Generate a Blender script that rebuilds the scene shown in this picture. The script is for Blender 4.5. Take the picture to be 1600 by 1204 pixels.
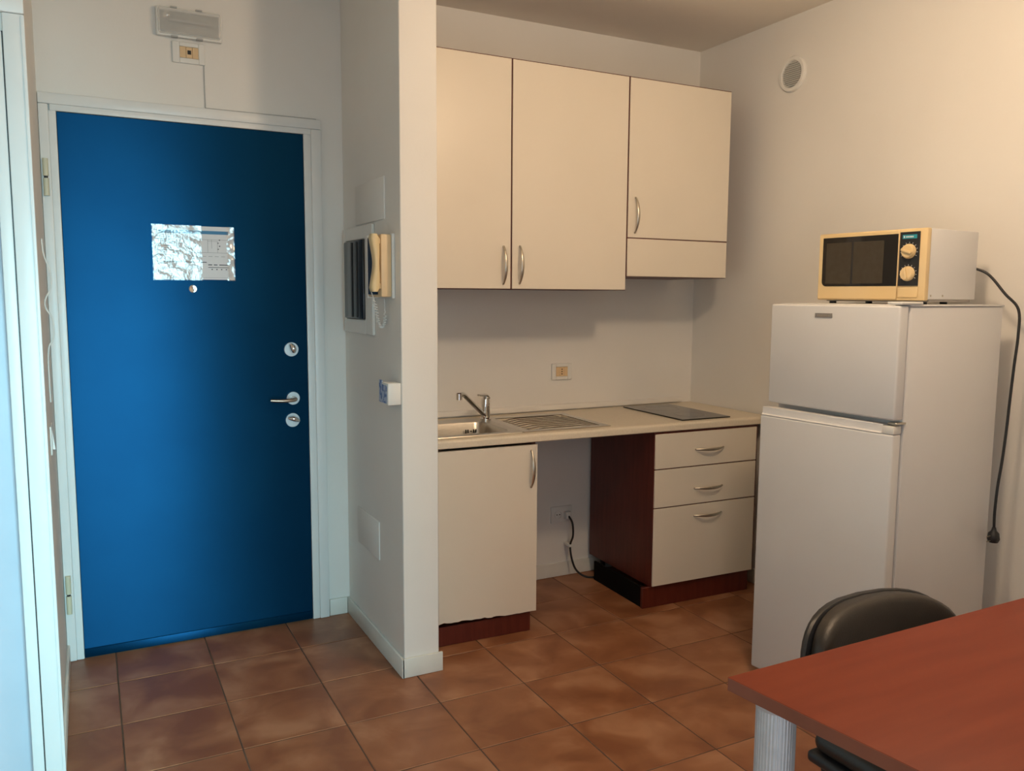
import bpy, bmesh, math, random
from mathutils import Vector, Matrix
random.seed(4)
for o in list(bpy.data.objects): bpy.data.objects.remove(o)
SC = bpy.context.scene
COL = SC.collection

# ------------------------------------------------------------------ camera
F, YAW, PIT, ROL, CAMH = 1286.34, 0.4761, 0.1091, 0.0059, 1.4223
cy, sy, cp, sp, cr, sr = math.cos(YAW), math.sin(YAW), math.cos(PIT), math.sin(PIT), math.cos(ROL), math.sin(ROL)
r0 = Vector((cy, -sy, 0)); f0 = Vector((sy, cy, 0)); u0 = Vector((0, 0, 1))
fw = f0*cp - u0*sp; up = u0*cp + f0*sp
rt = r0*cr + up*sr; upp = up*cr - r0*sr
cam = bpy.data.cameras.new('camera'); cam.sensor_width = 36; cam.lens = F/1600*36; cam.clip_start = 0.01
camo = bpy.data.objects.new('camera', cam); COL.objects.link(camo)
mw = Matrix.Identity(4)
for i in range(3):
    mw[i][0] = rt[i]; mw[i][1] = upp[i]; mw[i][2] = -fw[i]
mw[2][3] = CAMH
camo.matrix_world = mw
SC.camera = camo

# ------------------------------------------------------------------ world, lights, exposure
w = bpy.data.worlds.new('world'); SC.world = w; w.use_nodes = True
bg = w.node_tree.nodes['Background']; bg.inputs[0].default_value = (0.55, 0.78, 1.0, 1); bg.inputs[1].default_value = 0.4
SC.view_settings.view_transform = 'Standard'; SC.view_settings.look = 'None'
SC.view_settings.gamma = 1; SC.view_settings.use_curve_mapping = False
SC.view_settings.exposure = 0.14
def area(name, loc, rot, sx, sy_, energy, col, shape='RECTANGLE', spread=None):
    l = bpy.data.lights.new(name, 'AREA'); l.shape = shape; l.size = sx; l.size_y = sy_
    l.energy = energy; l.color = col
    if spread: l.spread = spread
    o = bpy.data.objects.new(name, l); COL.objects.link(o); o.location = loc; o.rotation_euler = rot
    return o
# cool daylight from the sky outside the glazed door behind the camera, plus an added wide fill; the warm light comes from the pendant globe (built below)
area('window_daylight', (0.18, -0.50, 1.10), (math.radians(90-13), 0, math.radians(16)), 1.10, 2.05, 21, (0.40, 0.86, 1.0), spread=math.radians(66))
area('window_fill', (0.18, -0.51, 1.10), (math.radians(90), 0, 0), 1.10, 2.05, 12.5, (0.84, 0.93, 1.0))  # fill added in the door opening to lift the general ambient
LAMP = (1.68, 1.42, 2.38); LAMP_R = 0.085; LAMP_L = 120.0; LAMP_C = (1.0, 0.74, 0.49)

# ------------------------------------------------------------------ materials
def mat(name, col, rough=0.5, metal=0.0, col2=None, nscale=6.0, detail=4.0, bump=0.0, bscale=200.0, coat=0.0, spec=0.5, lo=0.35, hi=0.65, stretch=None, ior=1.5):
    m = bpy.data.materials.new(name); m.use_nodes = True
    nt = m.node_tree; b = nt.nodes['Principled BSDF']
    b.inputs['Roughness'].default_value = rough; b.inputs['Metallic'].default_value = metal
    b.inputs['Coat Weight'].default_value = coat; b.inputs['Specular IOR Level'].default_value = spec
    b.inputs['IOR'].default_value = ior
    b.inputs['Base Color'].default_value = (*col, 1)
    tc = nt.nodes.new('ShaderNodeNewGeometry'); vec = tc.outputs['Position']
    if stretch:
        mp = nt.nodes.new('ShaderNodeMapping'); mp.inputs['Scale'].default_value = stretch
        nt.links.new(vec, mp.inputs['Vector']); vec = mp.outputs['Vector']
    if col2:
        n = nt.nodes.new('ShaderNodeTexNoise'); n.inputs['Scale'].default_value = nscale; n.inputs['Detail'].default_value = detail
        nt.links.new(vec, n.inputs['Vector'])
        rmp = nt.nodes.new('ShaderNodeValToRGB'); rmp.color_ramp.elements[0].position = lo; rmp.color_ramp.elements[1].position = hi
        rmp.color_ramp.elements[0].color = (*col, 1); rmp.color_ramp.elements[1].color = (*col2, 1)
        nt.links.new(n.outputs['Fac'], rmp.inputs['Fac']); nt.links.new(rmp.outputs['Color'], b.inputs['Base Color'])
    if bump:
        n2 = nt.nodes.new('ShaderNodeTexNoise'); n2.inputs['Scale'].default_value = bscale; n2.inputs['Detail'].default_value = 3
        nt.links.new(vec, n2.inputs['Vector'])
        bp = nt.nodes.new('ShaderNodeBump'); bp.inputs['Strength'].default_value = bump; bp.inputs['Distance'].default_value = 0.002
        nt.links.new(n2.outputs['Fac'], bp.inputs['Height']); nt.links.new(bp.outputs['Normal'], b.inputs['Normal'])
    return m
M = {}
M['wall'] = mat('wall_paint', (0.80, 0.775, 0.73), 0.75, col2=(0.83, 0.805, 0.76), nscale=2, bump=0.12, bscale=120)
M['ceiling'] = mat('ceiling_paint', (0.82, 0.76, 0.67), 0.85, col2=(0.84, 0.78, 0.69), nscale=2)
M['skirt'] = mat('skirting_paint', (0.74, 0.73, 0.67), 0.4, col2=(0.78, 0.77, 0.71), nscale=12)
M['frame'] = mat('frame_lacquer', (0.78, 0.78, 0.76), 0.35, col2=(0.80, 0.80, 0.78), nscale=9)
M['blue'] = mat('blue_metallic_paint', (0.0010, 0.040, 0.105), 0.38, 0.7, col2=(0.0013, 0.044, 0.113), nscale=4, spec=0.15)
_b = M['blue'].node_tree; _tg = _b.nodes.new('ShaderNodeTangent'); _tg.direction_type = 'RADIAL'; _tg.axis = 'Z'
_p = _b.nodes['Principled BSDF']; _p.inputs['Anisotropic'].default_value = 0.85; _p.inputs['Anisotropic Rotation'].default_value = 0.25; _b.links.new(_tg.outputs[0], _p.inputs['Tangent'])
M['cream'] = mat('cream_laminate', (0.76, 0.69, 0.58), 0.35, col2=(0.78, 0.71, 0.60), nscale=3, bump=0.02, bscale=400)
M['cherry'] = mat('cherry_veneer', (0.085, 0.011, 0.006), 0.4, col2=(0.12, 0.019, 0.010), nscale=8, stretch=(6, 6, 0.6))
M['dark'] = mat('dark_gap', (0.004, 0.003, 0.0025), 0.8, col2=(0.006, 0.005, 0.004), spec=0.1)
M['table'] = mat('table_laminate', (0.205, 0.032, 0.010), 0.5, col2=(0.240, 0.042, 0.014), nscale=5, stretch=(0.5, 4, 4), bump=0.02, spec=0.25)
M['table_edge'] = mat('table_edge_band', (0.19, 0.058, 0.030), 0.5, col2=(0.22, 0.068, 0.036), nscale=10)
M['nickel'] = mat('satin_nickel', (0.55, 0.50, 0.42), 0.32, 1.0, col2=(0.60, 0.55, 0.47), nscale=60)
M['chrome'] = mat('chrome', (0.75, 0.74, 0.72), 0.08, 1.0, col2=(0.78, 0.77, 0.75))
M['satin'] = mat('satin_steel', (0.55, 0.56, 0.57), 0.38, 0.85, col2=(0.60, 0.61, 0.62), nscale=50)
M['steel2'] = mat('polished_steel', (0.46, 0.43, 0.38), 0.13, 1.0, col2=(0.52, 0.49, 0.44), nscale=30)
M['steel'] = mat('brushed_steel', (0.50, 0.47, 0.42), 0.28, 1.0, col2=(0.58, 0.55, 0.50), nscale=30, stretch=(1, 12, 12))
M['white'] = mat('white_enamel', (0.70, 0.70, 0.70), 0.32, col2=(0.72, 0.72, 0.72), nscale=4, bump=0.04, bscale=500)
M['wplastic'] = mat('white_plastic', (0.78, 0.77, 0.73), 0.4, col2=(0.80, 0.79, 0.75), nscale=20)
M['beige'] = mat('beige_plastic', (0.72, 0.52, 0.30), 0.42, col2=(0.76, 0.56, 0.33), nscale=10)
M['yellowed'] = mat('yellowed_plastic', (0.72, 0.54, 0.28), 0.40, col2=(0.74, 0.57, 0.32), nscale=7)
M['black'] = mat('black_plastic', (0.012, 0.012, 0.013), 0.45, col2=(0.018, 0.018, 0.02), nscale=30)
M['blackglass'] = mat('black_glass', (0.012, 0.010, 0.008), 0.06, col2=(0.015, 0.012, 0.010), spec=0.5)
M['mesh'] = mat('oven_mesh', (0.045, 0.035, 0.022), 0.25, col2=(0.052, 0.042, 0.028), nscale=40)
M['smoked'] = mat('smoked_plastic', (0.02, 0.022, 0.026), 0.22, col2=(0.03, 0.032, 0.036), nscale=8)
M['leather'] = mat('black_leatherette', (0.022, 0.017, 0.013), 0.42, col2=(0.028, 0.022, 0.017), nscale=20, bump=0.25, bscale=350)
M['alu'] = mat('anodised_aluminium', (0.58, 0.62, 0.66), 0.45, 0.55, col2=(0.63, 0.67, 0.71), nscale=40)
M['paper'] = mat('paper', (0.72, 0.72, 0.74), 0.7, col2=(0.75, 0.75, 0.77), nscale=20)
M['ink'] = mat('printed_ink', (0.06, 0.07, 0.09), 0.6, col2=(0.09, 0.10, 0.12))
M['ink_light'] = mat('printed_grey_ink', (0.32, 0.33, 0.36), 0.6, col2=(0.38, 0.39, 0.42))
M['headerblue'] = mat('printed_blue', (0.03, 0.18, 0.36), 0.5, col2=(0.04, 0.20, 0.39))
M['teal'] = mat('teal_badge', (0.02, 0.26, 0.34), 0.35, col2=(0.03, 0.30, 0.38))
M['badge'] = mat('grey_badge', (0.36, 0.34, 0.32), 0.35, 0.5, col2=(0.40, 0.38, 0.36))
M['hinge'] = mat('cream_hinge_cap', (0.62, 0.58, 0.42), 0.4, col2=(0.66, 0.62, 0.46))
M['grout'] = mat('grout', (0.075, 0.045, 0.032), 0.9, col2=(0.12, 0.075, 0.052), nscale=6)
M['brass'] = mat('bronze_lever', (0.52, 0.40, 0.32), 0.33, 1.0, col2=(0.58, 0.46, 0.37))
M['cable_grey'] = mat('grey_cable', (0.42, 0.42, 0.41), 0.5, col2=(0.46, 0.46, 0.45))
M['blueprint'] = mat('blue_print', (0.10, 0.18, 0.42), 0.5, col2=(0.45, 0.52, 0.66), nscale=60, lo=0.45, hi=0.55)

def worktop_mat():
    m = mat('speckled_worktop', (0.68, 0.60, 0.47), 0.42, col2=(0.74, 0.66, 0.53), nscale=140, lo=0.3, hi=0.7)
    return m
M['worktop'] = worktop_mat()
def glass(name, col, rough, mixv):
    m = bpy.data.materials.new(name); m.use_nodes = True; nt = m.node_tree
    out = nt.nodes['Material Output']; b = nt.nodes['Principled BSDF']
    b.inputs['Base Color'].default_value = (*col, 1); b.inputs['Roughness'].default_value = rough
    n = nt.nodes.new('ShaderNodeTexNoise'); n.inputs['Scale'].default_value = 30
    g = nt.nodes.new('ShaderNodeNewGeometry'); nt.links.new(g.outputs['Position'], n.inputs['Vector'])
    bp = nt.nodes.new('ShaderNodeBump'); bp.inputs['Strength'].default_value = 0.1; bp.inputs['Distance'].default_value = 0.002
    nt.links.new(n.outputs['Fac'], bp.inputs['Height']); nt.links.new(bp.outputs['Normal'], b.inputs['Normal'])
    t = nt.nodes.new('ShaderNodeBsdfTransparent'); mx = nt.nodes.new('ShaderNodeMixShader'); mx.inputs[0].default_value = mixv
    nt.links.new(t.outputs[0], mx.inputs[1]); nt.links.new(b.outputs[0], mx.inputs[2]); nt.links.new(mx.outputs[0], out.inputs[0])
    return m
M['diffuser'] = glass('clear_diffuser', (0.90, 0.90, 0.87), 0.06, 0.30)
def sleeve_mat():
    m = bpy.data.materials.new('crinkled_sleeve'); m.use_nodes = True; nt = m.node_tree
    gl = nt.nodes.new('ShaderNodeBsdfGlossy'); gl.inputs['Roughness'].default_value = 0.16; gl.inputs['Color'].default_value = (0.95, 0.97, 0.97, 1)
    n = nt.nodes.new('ShaderNodeTexNoise'); n.inputs['Scale'].default_value = 55; n.inputs['Detail'].default_value = 2; n.inputs['Distortion'].default_value = 1.2
    g = nt.nodes.new('ShaderNodeNewGeometry'); nt.links.new(g.outputs['Position'], n.inputs['Vector'])
    bp = nt.nodes.new('ShaderNodeBump'); bp.inputs['Strength'].default_value = 0.35; bp.inputs['Distance'].default_value = 0.004
    nt.links.new(n.outputs['Fac'], bp.inputs['Height']); nt.links.new(bp.outputs['Normal'], gl.inputs['Normal'])
    t = nt.nodes.new('ShaderNodeBsdfTransparent'); mx = nt.nodes.new('ShaderNodeMixShader'); mx.inputs[0].default_value = 0.19
    nt.links.new(t.outputs[0], mx.inputs[1]); nt.links.new(gl.outputs[0], mx.inputs[2]); nt.links.new(mx.outputs[0], nt.nodes['Material Output'].inputs[0])
    return m
M['sleeve'] = sleeve_mat()
M['leaf'] = mat('grey_blue_lacquer', (0.50, 0.545, 0.62), 0.4, col2=(0.53, 0.575, 0.65), nscale=5)
def tile_mat():
    m = bpy.data.materials.new('terracotta_tile'); m.use_nodes = True; nt = m.node_tree; b = nt.nodes['Principled BSDF']
    g = nt.nodes.new('ShaderNodeNewGeometry'); oi = nt.nodes.new('ShaderNodeObjectInfo')
    sc = nt.nodes.new('ShaderNodeVectorMath'); sc.operation = 'SCALE'; sc.inputs['Scale'].default_value = 9.0
    cmb = nt.nodes.new('ShaderNodeCombineXYZ'); nt.links.new(oi.outputs['Random'], cmb.inputs[2])
    nt.links.new(cmb.outputs[0], sc.inputs[0])
    add = nt.nodes.new('ShaderNodeVectorMath'); add.operation = 'ADD'
    nt.links.new(g.outputs['Position'], add.inputs[0]); nt.links.new(sc.outputs[0], add.inputs[1])
    n = nt.nodes.new('ShaderNodeTexNoise'); n.inputs['Scale'].default_value = 5.5; n.inputs['Detail'].default_value = 3.5; n.inputs['Roughness'].default_value = 0.5; n.inputs['Distortion'].default_value = 0.4
    nt.links.new(add.outputs[0], n.inputs['Vector'])
    r = nt.nodes.new('ShaderNodeValToRGB'); r.color_ramp.elements[0].position = 0.36; r.color_ramp.elements[1].position = 0.68
    r.color_ramp.elements[0].color = (0.225, 0.082, 0.034, 1); r.color_ramp.elements[1].color = (0.40, 0.195, 0.102, 1)
    e = r.color_ramp.elements.new(0.52); e.color = (0.305, 0.125, 0.055, 1)
    nt.links.new(n.outputs['Fac'], r.inputs['Fac']); nt.links.new(r.outputs['Color'], b.inputs['Base Color'])
    b.inputs['Roughness'].default_value = 0.42
    n2 = nt.nodes.new('ShaderNodeTexNoise'); n2.inputs['Scale'].default_value = 40
    nt.links.new(add.outputs[0], n2.inputs['Vector'])
    bp = nt.nodes.new('ShaderNodeBump'); bp.inputs['Strength'].default_value = 0.15; bp.inputs['Distance'].default_value = 0.002
    nt.links.new(n2.outputs['Fac'], bp.inputs['Height']); nt.links.new(bp.outputs['Normal'], b.inputs['Normal'])
    return m
M['tile'] = tile_mat()

# ------------------------------------------------------------------ mesh helpers (shapes are given in world metres)
def box(bm, x0, x1, y0, y1, z0, z1, bev=0.0, seg=2, mx=None):
    ret = bmesh.ops.create_cube(bm, size=1.0); vs = ret['verts']
    for v in vs:
        v.co = Vector(((x0+x1)/2 + v.co.x*(x1-x0), (y0+y1)/2 + v.co.y*(y1-y0), (z0+z1)/2 + v.co.z*(z1-z0)))
    allv = set(vs)
    if bev > 0:
        es = list({e for v in vs for e in v.link_edges})
        rr = bmesh.ops.bevel(bm, geom=es, offset=bev, segments=seg, profile=0.5, affect='EDGES')
        allv = {v for v in vs if v.is_valid} | set(rr['verts'])
    if mx is not None:
        for v in allv: v.co = mx @ v.co
    return bm
def prism(bm, pts, depth_vec, bev=0.0, seg=2, mx=None):
    """extrude a polygon (list of 3-D points) along depth_vec"""
    d = Vector(depth_vec)
    a = [bm.verts.new(Vector(p)) for p in pts]; b = [bm.verts.new(Vector(p)+d) for p in pts]
    fs = [bm.faces.new(a), bm.faces.new(b[::-1])]
    n = len(pts)
    for i in range(n): fs.append(bm.faces.new((a[i], b[i], b[(i+1) % n], a[(i+1) % n])))
    bmesh.ops.recalc_face_normals(bm, faces=fs)
    allv = set(a+b)
    if bev > 0:
        es = [e for e in bm.edges if e.verts[0] in allv and e.verts[1] in allv]
        rr = bmesh.ops.bevel(bm, geom=es, offset=bev, segments=seg, profile=0.5, affect='EDGES')
        allv = {v for v in allv if v.is_valid} | set(rr['verts'])
    if mx is not None:
        for v in allv: v.co = mx @ v.co
def frame_of(axis):
    a = Vector(axis).normalized(); h = Vector((0, 0, 1)) if abs(a.z) < 0.9 else Vector((1, 0, 0))
    u = a.cross(h).normalized(); return a, u, u.cross(a).normalized()
def loft(bm, rings, cap=True, closed=True):
    vr = [[bm.verts.new(p) for p in r] for r in rings]; fs = []
    n = len(vr[0])
    for i in range(len(vr)-1):
        for j in range(n if closed else n-1):
            fs.append(bm.faces.new((vr[i][j], vr[i][(j+1) % n], vr[i+1][(j+1) % n], vr[i+1][j])))
    if cap:
        fs.append(bm.faces.new(vr[0][::-1])); fs.append(bm.faces.new(vr[-1]))
    bmesh.ops.recalc_face_normals(bm, faces=fs)
def lathe(bm, c, axis, prof, n=24):
    """prof: (distance along the axis, radius)"""
    a, u, v = frame_of(axis); c = Vector(c)
    loft(bm, [[c + a*t + (u*math.cos(k*2*math.pi/n) + v*math.sin(k*2*math.pi/n))*max(r, 1e-4) for k in range(n)] for t, r in prof])
def cyl(bm, p0, p1, r, n=20, r1=None):
    p0 = Vector(p0); p1 = Vector(p1); lathe(bm, p0, p1-p0, [(0, r), ((p1-p0).length, r if r1 is None else r1)], n)
def smooth_path(pts, per=8):
    pts = [Vector(p) for p in pts]; out = []
    for i in range(len(pts)-1):
        p0 = pts[max(i-1, 0)]; p1 = pts[i]; p2 = pts[i+1]; p3 = pts[min(i+2, len(pts)-1)]
        for k in range(per):
            t = k/per
            out.append(0.5*((2*p1) + (p2-p0)*t + (2*p0-5*p1+4*p2-p3)*t*t + (3*p1-p0-3*p2+p3)*t**3))
    out.append(pts[-1]); return out
def tube(bm, pts, r, n=10, smooth=8, flat=None):
    ps = smooth_path(pts, smooth) if smooth else [Vector(p) for p in pts]
    rings = []; t0 = (ps[1]-ps[0]).normalized(); _, u, v = frame_of(t0)
    for i, p in enumerate(ps):
        t = (ps[min(i+1, len(ps)-1)] - ps[max(i-1, 0)]).normalized()
        u = (u - t*u.dot(t)).normalized(); v = t.cross(u)
        rr = r(i/(len(ps)-1)) if callable(r) else r
        ru, rv = (rr, rr) if flat is None else (rr*flat[0], rr*flat[1])
        rings.append([p + u*ru*math.cos(k*2*math.pi/n) + v*rv*math.sin(k*2*math.pi/n) for k in range(n)])
    loft(bm, rings)

def wm(o):
    m = o.matrix_basis.copy()
    while o.parent: o = o.parent; m = o.matrix_basis @ m
    return m
def obj(name, bm, m, parent=None, smooth=True, rot=0.0):
    """bm in world metres -> one mesh object; the origin goes to the foot of a top-level mesh, to the middle of a part"""
    me = bpy.data.meshes.new(name); o = bpy.data.objects.new(name, me); COL.objects.link(o)
    xs = [v.co.x for v in bm.verts]; ys = [v.co.y for v in bm.verts]; zs = [v.co.z for v in bm.verts]
    c = Vector(((min(xs)+max(xs))/2, (min(ys)+max(ys))/2, min(zs) if parent is None else (min(zs)+max(zs))/2))
    T = Matrix.Translation(c) @ Matrix.Rotation(rot, 4, 'Z')
    if parent is not None:
        o.parent = parent; pw = wm(parent); T = pw @ Matrix.Translation(pw.inverted() @ c)
        o.matrix_basis = pw.inverted() @ T
    else: o.matrix_basis = T
    bm.transform(T.inverted()); 
    if smooth:
        for f in bm.faces: f.smooth = True
        for e in bm.edges:
            if len(e.link_faces) == 2 and e.calc_face_angle(0) > math.radians(40): e.smooth = False
    bm.to_mesh(me); bm.free()
    me.materials.append(M[m] if isinstance(m, str) else m)
    return o
def tag(o, label, cat, group=None):
    o['label'] = label; o['category'] = cat
    if group: o['group'] = group
    return o
def thing(name, loc, label, cat, group=None, rotz=0.0):
    o = bpy.data.objects.new(name, None); o.empty_display_size = 0.1; COL.objects.link(o); o.location = loc; o.rotation_euler = (0, 0, rotz)
    return tag(o, label, cat, group)
def struct(o, label=None):
    o['kind'] = 'structure'
    if label: o['label'] = label
    return o
def sempty(name, loc, label=None):
    o = bpy.data.objects.new(name, None); o.empty_display_size = 0.1; COL.objects.link(o); o.location = loc
    return struct(o, label)
def bx(*a, **k): return box(bmesh.new(), *a, **k)

# ------------------------------------------------------------------ room shell
D, R, H = 3.513, 2.906, 2.687
PX0, PX1, PY = 0.9955, 1.136, 2.7955
XL = -0.125                         # left wall
LY = 2.62                           # face of the wall stub left of the entrance niche, with a door in it
X0, Y0 = -1.25, -0.45
EPS = 0.0
struct(obj('wall_back', bx(-0.30, R+0.15, D, D+0.15, 0, H), 'wall'), 'white back wall behind the kitchen and the blue door')
struct(obj('wall_right', bx(R, R+0.15, Y0-0.15, D, 0, H), 'wall'), 'white right wall behind the refrigerator')
DX0, DX1 = -1.00, -0.192              # opening of the white door in the stub
bm = bmesh.new(); box(bm, DX1, XL, LY, D, 0, H); box(bm, X0, DX0, LY, LY+0.12, 0, H); box(bm, DX0, DX1, LY, LY+0.12, 2.105, H); box(bm, DX0, DX1, LY+0.115, LY+0.235, 0, H)
struct(obj('wall_left', bm, 'wall', smooth=False), 'white wall left of the entrance niche')
struct(obj('wall_side', bx(X0-0.12, X0, Y0, LY+0.24, 0, H), 'wall'), 'white side wall of the living area')
struct(obj('wall_partition', bx(PX0, PX1, PY, D, 0, H, 0.003, 1), 'wall'), 'white partition between blue door and kitchen')
bm = bmesh.new()
wx0, wx1, wz = -0.42, 0.78, 2.2
box(bm, X0-0.12, wx0, Y0-0.15, Y0, 0, H); box(bm, wx1, R, Y0-0.15, Y0, 0, H); box(bm, wx0, wx1, Y0-0.15, Y0, wz, H)
struct(obj('wall_front', bm, 'wall', smooth=False), 'white wall with the glazed balcony door')
struct(obj('ceiling', bx(X0-0.12, R+0.15, Y0-0.15, D+0.15, H, H+0.1), 'ceiling'), 'plain ceiling above the kitchen')
# balcony door frame
fr_ = sempty('window_1', ((wx0+wx1)/2, Y0-0.06, 0), 'white framed balcony door behind the viewer')
for a, b in ((wx0, wx0+0.06), (0.15, 0.21), (wx1-0.06, wx1)): obj('stile', bx(a, b, Y0-0.10, Y0-0.04, 0.01, wz-0.001), 'frame', fr_)
for a, b in ((0.011, 0.07), (wz-0.06, wz-0.002)): obj('rail', bx(wx0+0.06, wx1-0.06, Y0-0.095, Y0-0.045, a, b), 'frame', fr_)

# floor: slab with single tiles
fl = struct(obj('floor', bx(X0-0.12, R+0.15, Y0-0.15, D+0.15, -0.08, -0.0018), 'grout'), 'brown terracotta tiled floor')
GX, GY, T = 0.0436, 2.2258, 1/3
g = 0.0022
cache = {}
i0 = math.floor((X0-GX)/T); i1 = math.ceil((R-GX)/T); j0 = math.floor((Y0-GY)/T); j1 = math.ceil((D-GY)/T)
for i in range(i0, i1):
    for j in range(j0, j1):
        a, b = max(GX+i*T+g, X0), min(GX+(i+1)*T-g, R); c, d = max(GY+j*T+g, Y0), min(GY+(j+1)*T-g, D)
        if b-a < 0.01 or d-c < 0.01: continue
        if (b < XL and c > LY): continue
        key = (round(b-a, 4), round(d-c, 4))
        if key not in cache:
            tb = bx(-(b-a)/2, (b-a)/2, -(d-c)/2, (d-c)/2, -0.008, 0.0, 0.0016, 1)
            for f in tb.faces: f.smooth = False
            me = bpy.data.meshes.new('tile'); tb.to_mesh(me); tb.free(); me.materials.append(M['tile']); cache[key] = me
        o = bpy.data.objects.new('tile', cache[key]); COL.objects.link(o); o.parent = fl
        o.matrix_basis = wm(fl).inverted() @ (Matrix.Translation(((a+b)/2, (c+d)/2, random.uniform(-0.0004, 0.0))) @ Matrix.Rotation(random.uniform(-0.0006, 0.0006), 4, 'X'))

# baseboards
BH, BT = 0.075, 0.011
def skirt_x(name, x0, x1, y, label): # board along x standing before a wall that faces -y
    return struct(obj(name, bx(x0, x1, y-BT, y-0.0003, 0.0005, BH, 0.003), 'skirt'), label)
def skirt_y(name, x, y0, y1, sgn, label, h=BH):
    a, b = (x-BT, x-0.0003) if sgn < 0 else (x+0.0003, x+BT)
    return struct(obj(name, bx(a, b, y0, y1, 0.0005, h, 0.003), 'skirt'), label)
skirt_x('baseboard_hall', 0.9035, PX0-BT-0.001, D, 'short white baseboard between door frame and partition')
skirt_y('baseboard_partition', PX0, PY-BT, D-0.0005, -1, 'white baseboard along the hall side of the partition')
skirt_x('baseboard_end', PX0-BT+0.0004, PX1+0.012, PY, 'white baseboard across the partition end')
bm = bmesh.new(); prism(bm, [(1.66, D-BT, 0.0005), (2.325, D-BT, 0.0005), (2.343, D-BT, 0.012), (2.346, D-BT, 0.040), (2.333, D-BT, 0.064), (2.31, D-BT, 0.072), (1.66, D-BT, 0.072)], (0, BT-0.0003, 0), 0.002, 1)
struct(obj('baseboard_back', bm, 'skirt'), 'white baseboard end under the worktop gap')
skirt_y('baseboard_right', R, Y0+0.02, D-0.001, -1, 'white baseboard along the right wall')
skirt_y('baseboard_left', XL, LY+0.001, D-0.001, 1, 'white baseboard at the end of the left wall', 0.07)

# ------------------------------------------------------------------ blue entrance door
d1 = sempty('door_1', (0.38, D, 0), 'blue entrance door in a white frame')
LX0, LX1, LZ = -0.0658, 0.8273, 2.0772
def jamb(name, outer, step, inner, left):
    """white frame member: outer casing slightly proud, inner step"""
    bm = bmesh.new()
    if left is None:
        box(bm, outer[0], outer[1], D-0.020, D-0.0003, step, outer[2], 0.004)
        box(bm, outer[0]+0.037, outer[1]-0.04, D-0.014, D-0.0003, inner, step+0.001, 0.002)
    else:
        box(bm, min(outer, step), max(outer, step), D-0.020, D-0.0003, 0.001, 2.1005, 0.004)
        box(bm, min(step, inner), max(step, inner), D-0.014, D-0.0003, 0.001, 2.0785, 0.002)
    return obj(name, bm, 'frame', d1)
jamb('door_jamb', XL+0.0012, -0.0915, -0.0668, True)
jamb('door_jamb', 0.900, 0.858, 0.8283, False)
jamb('door_head', (XL+0.0012, 0.900, 2.1405), 2.1008, 2.0785, None)
leaf = obj('door_leaf', bx(LX0, LX1, D-0.009, D-0.0003, 0.004, LZ, 0.0015, 1), 'blue', d1)
obj('drip_strip', bx(LX0, LX1-0.002, D-0.016, D-0.0092, 0.005, 0.040, 0.0025), 'blue', leaf)
YF = D-0.0092
def rosette(x, z, name, r=0.030):
    bm = bmesh.new(); lathe(bm, (x, YF, z), (0, -1, 0), [(0, r), (0.006, r), (0.0075, r-0.001), (0.0075, 0.0001)], 32); return obj(name, bm, 'satin', leaf)
rosette(0.759, 1.191, 'lock_rosette'); rosette(0.758, 0.891, 'lock_rosette'); rosette(0.762, 0.984, 'handle_rosette', 0.028)
bm = bmesh.new(); tube(bm, [(0.752, YF-0.026, 1.214), (0.762, YF-0.032, 1.196), (0.764, YF-0.030, 1.178)], lambda t: 0.008*(0.55+1.0*math.sin(math.pi*min(max(t, .08), .92))), 12)
cyl(bm, (0.762, YF-0.0085, 1.194), (0.762, YF-0.028, 1.196), 0.008); obj('thumb_turn', bm, 'chrome', leaf)
bm = bmesh.new(); tube(bm, [(0.738, YF-0.022, 0.902), (0.760, YF-0.028, 0.898), (0.782, YF-0.022, 0.888)], lambda t: 0.007*(0.55+0.9*math.sin(math.pi*min(max(t, .08), .92))), 12)
cyl(bm, (0.760, YF-0.0085, 0.897), (0.760, YF-0.026, 0.897), 0.007); obj('thumb_turn', bm, 'chrome', leaf)
bm = bmesh.new(); tube(bm, [(0.762, YF-0.0085, 0.983), (0.762, YF-0.040, 0.983), (0.745, YF-0.056, 0.982), (0.71, YF-0.058, 0.981), (0.66, YF-0.052, 0.984)], lambda t: 0.0115-0.004*t, 14, flat=(1, 0.85))
obj('lever_handle', bm, 'brass', leaf)
bm = bmesh.new(); lathe(bm, (0.38, YF, 1.440), (0, -1, 0), [(0, 0.0155), (0.003, 0.0155), (0.005, 0.013), (0.0045, 0.005), (0.003, 0.0001)], 28); obj('peephole', bm, 'chrome', leaf)
for z0, z1 in ((1.772, 1.905), (0.195, 0.345)):
    bm = bmesh.new(); zm = (z0+z1)/2
    cyl(bm, (-0.1085, D-0.026, z0), (-0.1085, D-0.026, zm-0.004), 0.0095); cyl(bm, (-0.1085, D-0.026, zm+0.004), (-0.1085, D-0.026, z1), 0.0095)
    h = obj('hinge', bm, 'hinge', d1)
    bm = bmesh.new(); cyl(bm, (-0.1085, D-0.026, zm-0.0042), (-0.1085, D-0.026, zm+0.0042), 0.0065); obj('hinge_ring', bm, 'black', h)

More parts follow.
